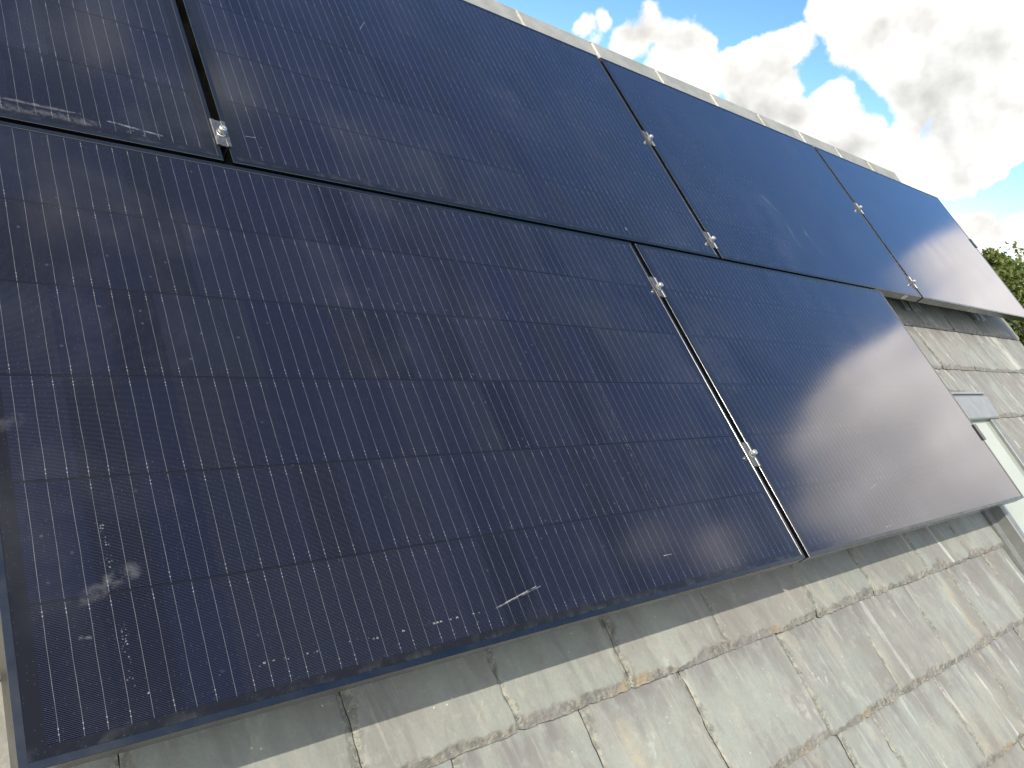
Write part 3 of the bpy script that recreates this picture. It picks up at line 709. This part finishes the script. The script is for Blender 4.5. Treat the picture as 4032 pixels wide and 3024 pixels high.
fsl = fs.build('back_slope_slates', M_SLATE, house)

# ridge tiles
def concrete(name, c0, c1):
    mt, N, b = material(name)
    oc = N.new('ShaderNodeTexCoord').outputs['Object']
    a = N.noise(oc, 7.0, 5.0, 0.6); f = N.noise(oc, 220.0, 4.0, 0.7)
    col = N.mix(N.smooth(a, 0.35, 0.65), c0, c1)
    col = N.mix(N.lin(f, 0.3, 0.7, 0, 0.3), col, tuple(c * 0.5 for c in c0))
    N.put(b.inputs['Base Color'], col); b.inputs['Roughness'].default_value = 0.85
    bp = N.new('ShaderNodeBump'); bp.inputs['Strength'].default_value = 0.4; bp.inputs['Distance'].default_value = 0.002
    N.l.new(f, bp.inputs['Height']); N.l.new(bp.outputs[0], b.inputs['Normal'])
    return mt
M_RIDGE = concrete('ridge_concrete', (0.20, 0.205, 0.188), (0.27, 0.27, 0.25))
M_MORT = concrete('pale_mortar', (0.40, 0.37, 0.29), (0.55, 0.52, 0.44))
def ridge_prof(t):
    """angular ridge section in local (v, z): the front wing lies on this slope"""
    A = Vector((2.385, -0.136 + t))
    c2, s2 = math.cos(2 * SLOPE), math.sin(2 * SLOPE)
    fr = A + Vector((-0.19, -0.003)); bk = A + Vector((c2, -s2)) * 0.19
    n2_ = Vector((-s2, -c2)) * 0.016
    rnd = [A + Vector((-0.02, 0.0)), A + Vector((-0.006, -0.0008)), A + Vector((0.0, -0.006)), A + Vector((c2, -s2)) * 0.02]
    top = [fr] + rnd + [bk]
    bot = [bk + n2_, A + Vector((-0.012, -0.016)), fr + Vector((0, -0.016))]
    return [tuple(p) for p in top + bot]
ridge = MB().prism([(2.25, HS - 0.02), (2.385, HS - 0.018), (2.40, HS - 0.12)], ULEFT + 0.02, URIGHT - 0.05).build('ridge_bedding', M_MORT, house)
u = 5.57
k = 0
while u > ULEFT + 0.1:
    k += 1
    MB().prism(ridge_prof(frs.uniform(-.001, .001)), u - 0.4475 + 0.004, u - 0.004).build('ridge_tile', M_RIDGE, ridge)
    # mortar joint: uneven bead
    if k > 1:
        j = MB(); n = 16
        pr = ridge_prof(0.0)
        A0, A1 = Vector(pr[0]), Vector(pr[1])
        V = []
        for i in range(n + 1):
            p = A0.lerp(A1, i / n); w = 0.0075 + frs.uniform(-.002, .003); h = 0.003 + frs.uniform(0, .0025)
            c = u + frs.uniform(-.0015, .0015)
            V += [(c - w, p.x, p.y - .004), (c - w * .5, p.x, p.y + h), (c + w * .5, p.x, p.y + h), (c + w, p.x, p.y - .004)]
        Fq = [(4 * i + q, 4 * i + q + 1, 4 * i + q + 5, 4 * i + q + 4) for i in range(n) for q in range(3)]
        j.add(V, Fq)
        A2, A3 = Vector(pr[4]), Vector(pr[5])
        V = []
        for i in range(n + 1):
            p = A2.lerp(A3, i / n); V += [(u - .008, p.x - .003, p.y), (u - .004, p.x + .003, p.y + .002), (u + .004, p.x + .003, p.y + .002), (u + .008, p.x - .003, p.y)]
        j.add(V, Fq)
        j.add([(u - .007, *(Vector(pr[1]) + Vector((0, .003)))), (u + .007, *(Vector(pr[1]) + Vector((0, .003)))), (u + .007, *(Vector(pr[3]) + Vector((.003, .002)))), (u - .007, *(Vector(pr[3]) + Vector((.003, .002))))], [(0, 1, 2, 3)])
        j.build('mortar_joint', M_MORT, ridge)
    u -= 0.4475

# roof window
def glass_mat():
    mt, N, b = material('window_glass')
    oc = N.new('ShaderNodeTexCoord').outputs['Object']
    N.put(b.inputs['Base Color'], N.mix(N.noise(oc, 5.0, 3.0), (0.24, 0.27, 0.23), (0.30, 0.33, 0.28)))
    b.inputs['Roughness'].default_value = 0.08; b.inputs['IOR'].default_value = 1.5
    return mt
win = MB()
win.prism([(WV0, HS - 0.01), (WV1, HS - 0.01), (WV1, HS + 0.012), (WV0, HS + 0.012)], WU0 + 0.002, WU0 + 0.055)
win.prism([(WV0, HS - 0.01), (WV1, HS - 0.01), (WV1, HS + 0.012), (WV0, HS + 0.012)], WU1 - 0.035, WU1 - 0.002)
win.box(WU0 + 0.055, WU1 - 0.035, WV0, WV0 + 0.05, HS - 0.01, HS + 0.012)
wino = win.build('roof_window', M_LEAD, house)
wf = MB()
wf.ring(WU1 - WU0 - 0.09, WV1 - WV0 - 0.10, [(0, -0.05), (0, 0.0), (0.004, 0.003), (0.05, 0.003), (0.053, 0.0), (0.053, -0.012), (0.06, -0.016), (0.06, -0.05)])
wfo = wf.build('sash_frame', M_LEAD, wino); wfo.location = (WU0 + 0.055, WV0 + 0.05, HS + 0.052)
gp = MB().add([(WU0 + 0.11, WV0 + 0.10, HS + 0.040), (WU1 - 0.09, WV0 + 0.10, HS + 0.040), (WU1 - 0.09, WV1 - 0.08, HS + 0.040), (WU0 + 0.11, WV1 - 0.08, HS + 0.040)], [(0, 1, 2, 3)])
gp.build('pane', glass_mat(), wino)
hd = MB()
hd.prism([(0.395, HS + 0.040), (0.395, HS + 0.062), (0.400, HS + 0.066), (0.505, HS + 0.072), (0.515, HS + 0.066), (0.515, HS + 0.0)], WU0 + 0.005, WU1 + 0.002)
hd.prism([(0.517, HS + 0.05), (0.519, HS + 0.073), (0.529, HS + 0.073), (0.531, HS + 0.02), (0.517, HS + 0.02)], WU0, WU1 - 0.006)
hd.prism([(0.545, HS + 0.008), (0.545, HS + 0.034), (0.549, HS + 0.034), (0.553, HS + 0.006)], WU0, WU1 - 0.010)
hd.build('top_cover', M_COVER, wino)

# verge board, gutter and walls below
M_WALL = concrete('render_wall', (0.55, 0.53, 0.47), (0.62, 0.60, 0.54))
M_WOOD = concrete('painted_board', (0.30, 0.30, 0.29), (0.36, 0.36, 0.35))
MB().box(URIGHT - 0.02, URIGHT - 0.002, -2.27, 2.38, HS - 0.20, HS - 0.021).build('verge_board', M_WOOD, house)
wl = MB()
ev = ROOF @ Vector((0, -2.05, HS - 0.1)); ap = ROOF @ Vector((0, 2.40, HS - 0.1))
iv = ROOF.inverted()
def pt(x, y, z): return tuple(iv @ Vector((x, y, z)))
yb = 2 * ap.y - ev.y
for (x0, x1) in ((ULEFT + 0.2, ULEFT + 0.45), (URIGHT - 0.35, URIGHT - 0.10)):
    V = []
    for x in (x0, x1):
        V += [pt(x, ev.y, 0), pt(x, yb, 0), pt(x, yb, ev.z), pt(x, ap.y, ap.z), pt(x, ev.y, ev.z)]
    wl.add(V, [(0, 1, 2, 3, 4), (9, 8, 7, 6, 5)] + [(i, 5 + i, 5 + (i + 1) % 5, (i + 1) % 5) for i in range(5)])
for (y0, y1) in ((ev.y, ev.y + 0.25), (yb - 0.25, yb)):
    V = [pt(x, y, z) for x in (ULEFT + 0.45, URIGHT - 0.35) for y in (y0, y1) for z in (0, ev.z - 0.02)]
    wl.add(V, [(0, 1, 3, 2), (4, 6, 7, 5), (0, 4, 5, 1), (2, 3, 7, 6), (0, 2, 6, 4), (1, 5, 7, 3)])
wl.build('wall', M_WALL, house)

# ------------------------------------------------------------------ ground
def ground_mat():
    mt, N, b = material('lawn')
    oc = N.new('ShaderNodeTexCoord').outputs['Object']
    a = N.noise(oc, 0.3, 6.0, 0.6); f = N.noise(oc, 25.0, 6.0, 0.7)
    col = N.mix(N.smooth(a, 0.35, 0.65), (0.045, 0.075, 0.02), (0.075, 0.10, 0.03))
    col = N.mix(N.lin(f, 0.3, 0.7, 0, 0.6), col, (0.02, 0.035, 0.01))
    N.put(b.inputs['Base Color'], col); b.inputs['Roughness'].default_value = 0.95
    return mt
g = MB().add([(-1500, -1500, 0), (1500, -1500, 0), (1500, 1500, 0), (-1500, 1500, 0)], [(0, 1, 2, 3)]).build('ground', ground_mat())
tag(g, kind='structure')

# ------------------------------------------------------------------ trees
def leaf_mat(name, c0, c1, c2):
    mt, N, b = material(name)
    oc = N.new('ShaderNodeTexCoord').outputs['Object']
    rnd = N.new('ShaderNodeAttribute', attribute_name='leaf').outputs['Fac']
    col = N.mix(rnd, c0, c1)
    col = N.mix(N.smooth(N.noise(oc, 1.2, 3.0), 0.45, 0.65), col, c2)
    N.put(b.inputs['Base Color'], col); b.inputs['Roughness'].default_value = 0.5
    tr = N.new('ShaderNodeBsdfTranslucent'); N.put(tr.inputs[0], N.mix(0.5, col, (0.16, 0.20, 0.03)))
    ms = N.new('ShaderNodeMixShader'); ms.inputs[0].default_value = 0.35
    N.l.new(b.outputs[0], ms.inputs[1]); N.l.new(tr.outputs[0], ms.inputs[2])
    N.l.new(ms.outputs[0], N.n['Material Output'].inputs[0])
    return mt
M_LEAF = leaf_mat('leaves', (0.05, 0.085, 0.016), (0.17, 0.205, 0.042), (0.15, 0.165, 0.038))
M_BARK = concrete('bark', (0.09, 0.075, 0.055), (0.14, 0.12, 0.09))
def tree(x, y, h, r, label, seed, nl, leaf=0.075, group='garden trees beyond the end of the roof'):
    R_ = np.random.RandomState(seed); pr = random.Random(seed)
    t = thing('broadleaf_tree', (x, y, 0), label, 'tree', group, roof=False)
    tk = MB()
    base_h = h * 0.28
    tk.tube([(0, 0, 0), (0.03, 0.02, base_h * 0.5), (0.0, 0.05, base_h), (0.08, 0.0, h * 0.6), (0.1, 0.05, h * 0.85)], [0.22, 0.17, 0.14, 0.08, 0.03], 10)
    tips = []
    nb = 56
    for i in range(nb):
        f = (i + 0.5) / nb
        a = i * 2.399 + pr.uniform(-.3, .3)
        z0 = base_h + (h * 0.8 - base_h) * f
        rad = r * (0.45 + 0.75 * math.sin(math.pi * min(1, 0.22 + f * 0.80)))* pr.uniform(0.6, 1.05)
        rise = pr.uniform(0.15, 0.4) * h * (0.30 + 0.5 * f)
        z1 = min(z0 + rise, h * pr.uniform(0.9, 1.02))
        p0 = Vector((0.05, 0.03, z0)); p2 = Vector((math.cos(a) * rad, math.sin(a) * rad, z1)); p1 = p0.lerp(p2, 0.5) + Vector((0, 0, -0.1))
        tk.tube([p0, p1, p2], [0.05 * (1.2 - f), 0.03, 0.008], 6)
        for q in np.linspace(0.35, 1.0, 6): tips.append((tuple(p0.lerp(p1, min(1, q * 2)) if q < .5 else p1.lerp(p2, q * 2 - 1)), q))
    for i in range(26):                                      # upright leading shoots
        a = pr.uniform(0, 6.28); d = r * pr.uniform(0.1, 1.0)
        for q in range(5): tips.append(((math.cos(a) * d, math.sin(a) * d, h * (0.70 + 0.06 * q) + pr.uniform(-.1, .1)), 1.6))
    tk.build('trunk', M_BARK, t)
    C_ = np.array([c for c, q in tips]); W_ = np.array([0.52 * r / 1.6 * (0.80 if q <= 1 else 0.32) for c, q in tips])
    k = R_.randint(0, len(C_), nl)
    d = R_.normal(size=(nl, 3)); d /= np.linalg.norm(d, axis=1)[:, None]
    P = C_[k] + d * (W_[k] * R_.uniform(0, 1, nl) ** 0.45)[:, None] * np.array([1, 1, 0.8])
    nrm_ = d * 0.6 + R_.normal(size=(nl, 3)) * 0.6 + np.array([0, 0, 0.5]); nrm_ /= np.linalg.norm(nrm_, axis=1)[:, None]
    ax = np.cross(nrm_, R_.normal(size=(nl, 3))); ax /= np.linalg.norm(ax, axis=1)[:, None]
    bx = np.cross(nrm_, ax)
    sz = leaf * R_.uniform(0.6, 1.25, nl)[:, None]
    mid = P; tip = P + ax * sz; tail = P - ax * sz * 0.9
    l_ = P + bx * sz * 0.45 + nrm_ * sz * 0.12; r_ = P - bx * sz * 0.45 + nrm_ * sz * 0.12
    V = np.stack([tail, r_, tip, l_], 1).reshape(-1, 3)
    F = np.arange(nl * 4).reshape(-1, 4)
    me = np_mesh('crown', V, F, M_LEAF)
    at = me.attributes.new('leaf', 'FLOAT', 'POINT'); at.data.foreach_set('value', np.repeat(R_.uniform(0, 1, nl), 4).astype(np.float32))
    link('crown', me, t)
tree(12.4, 2.50, 6.16, 1.6, 'nearest leafy tree with upright shoots beside the last panel corner', 4, 150000, 0.042)
tree(13.6, 1.4, 6.3, 1.8, 'leafy tree cut by the right edge of the photo, below the last panel', 11, 110000, 0.045)
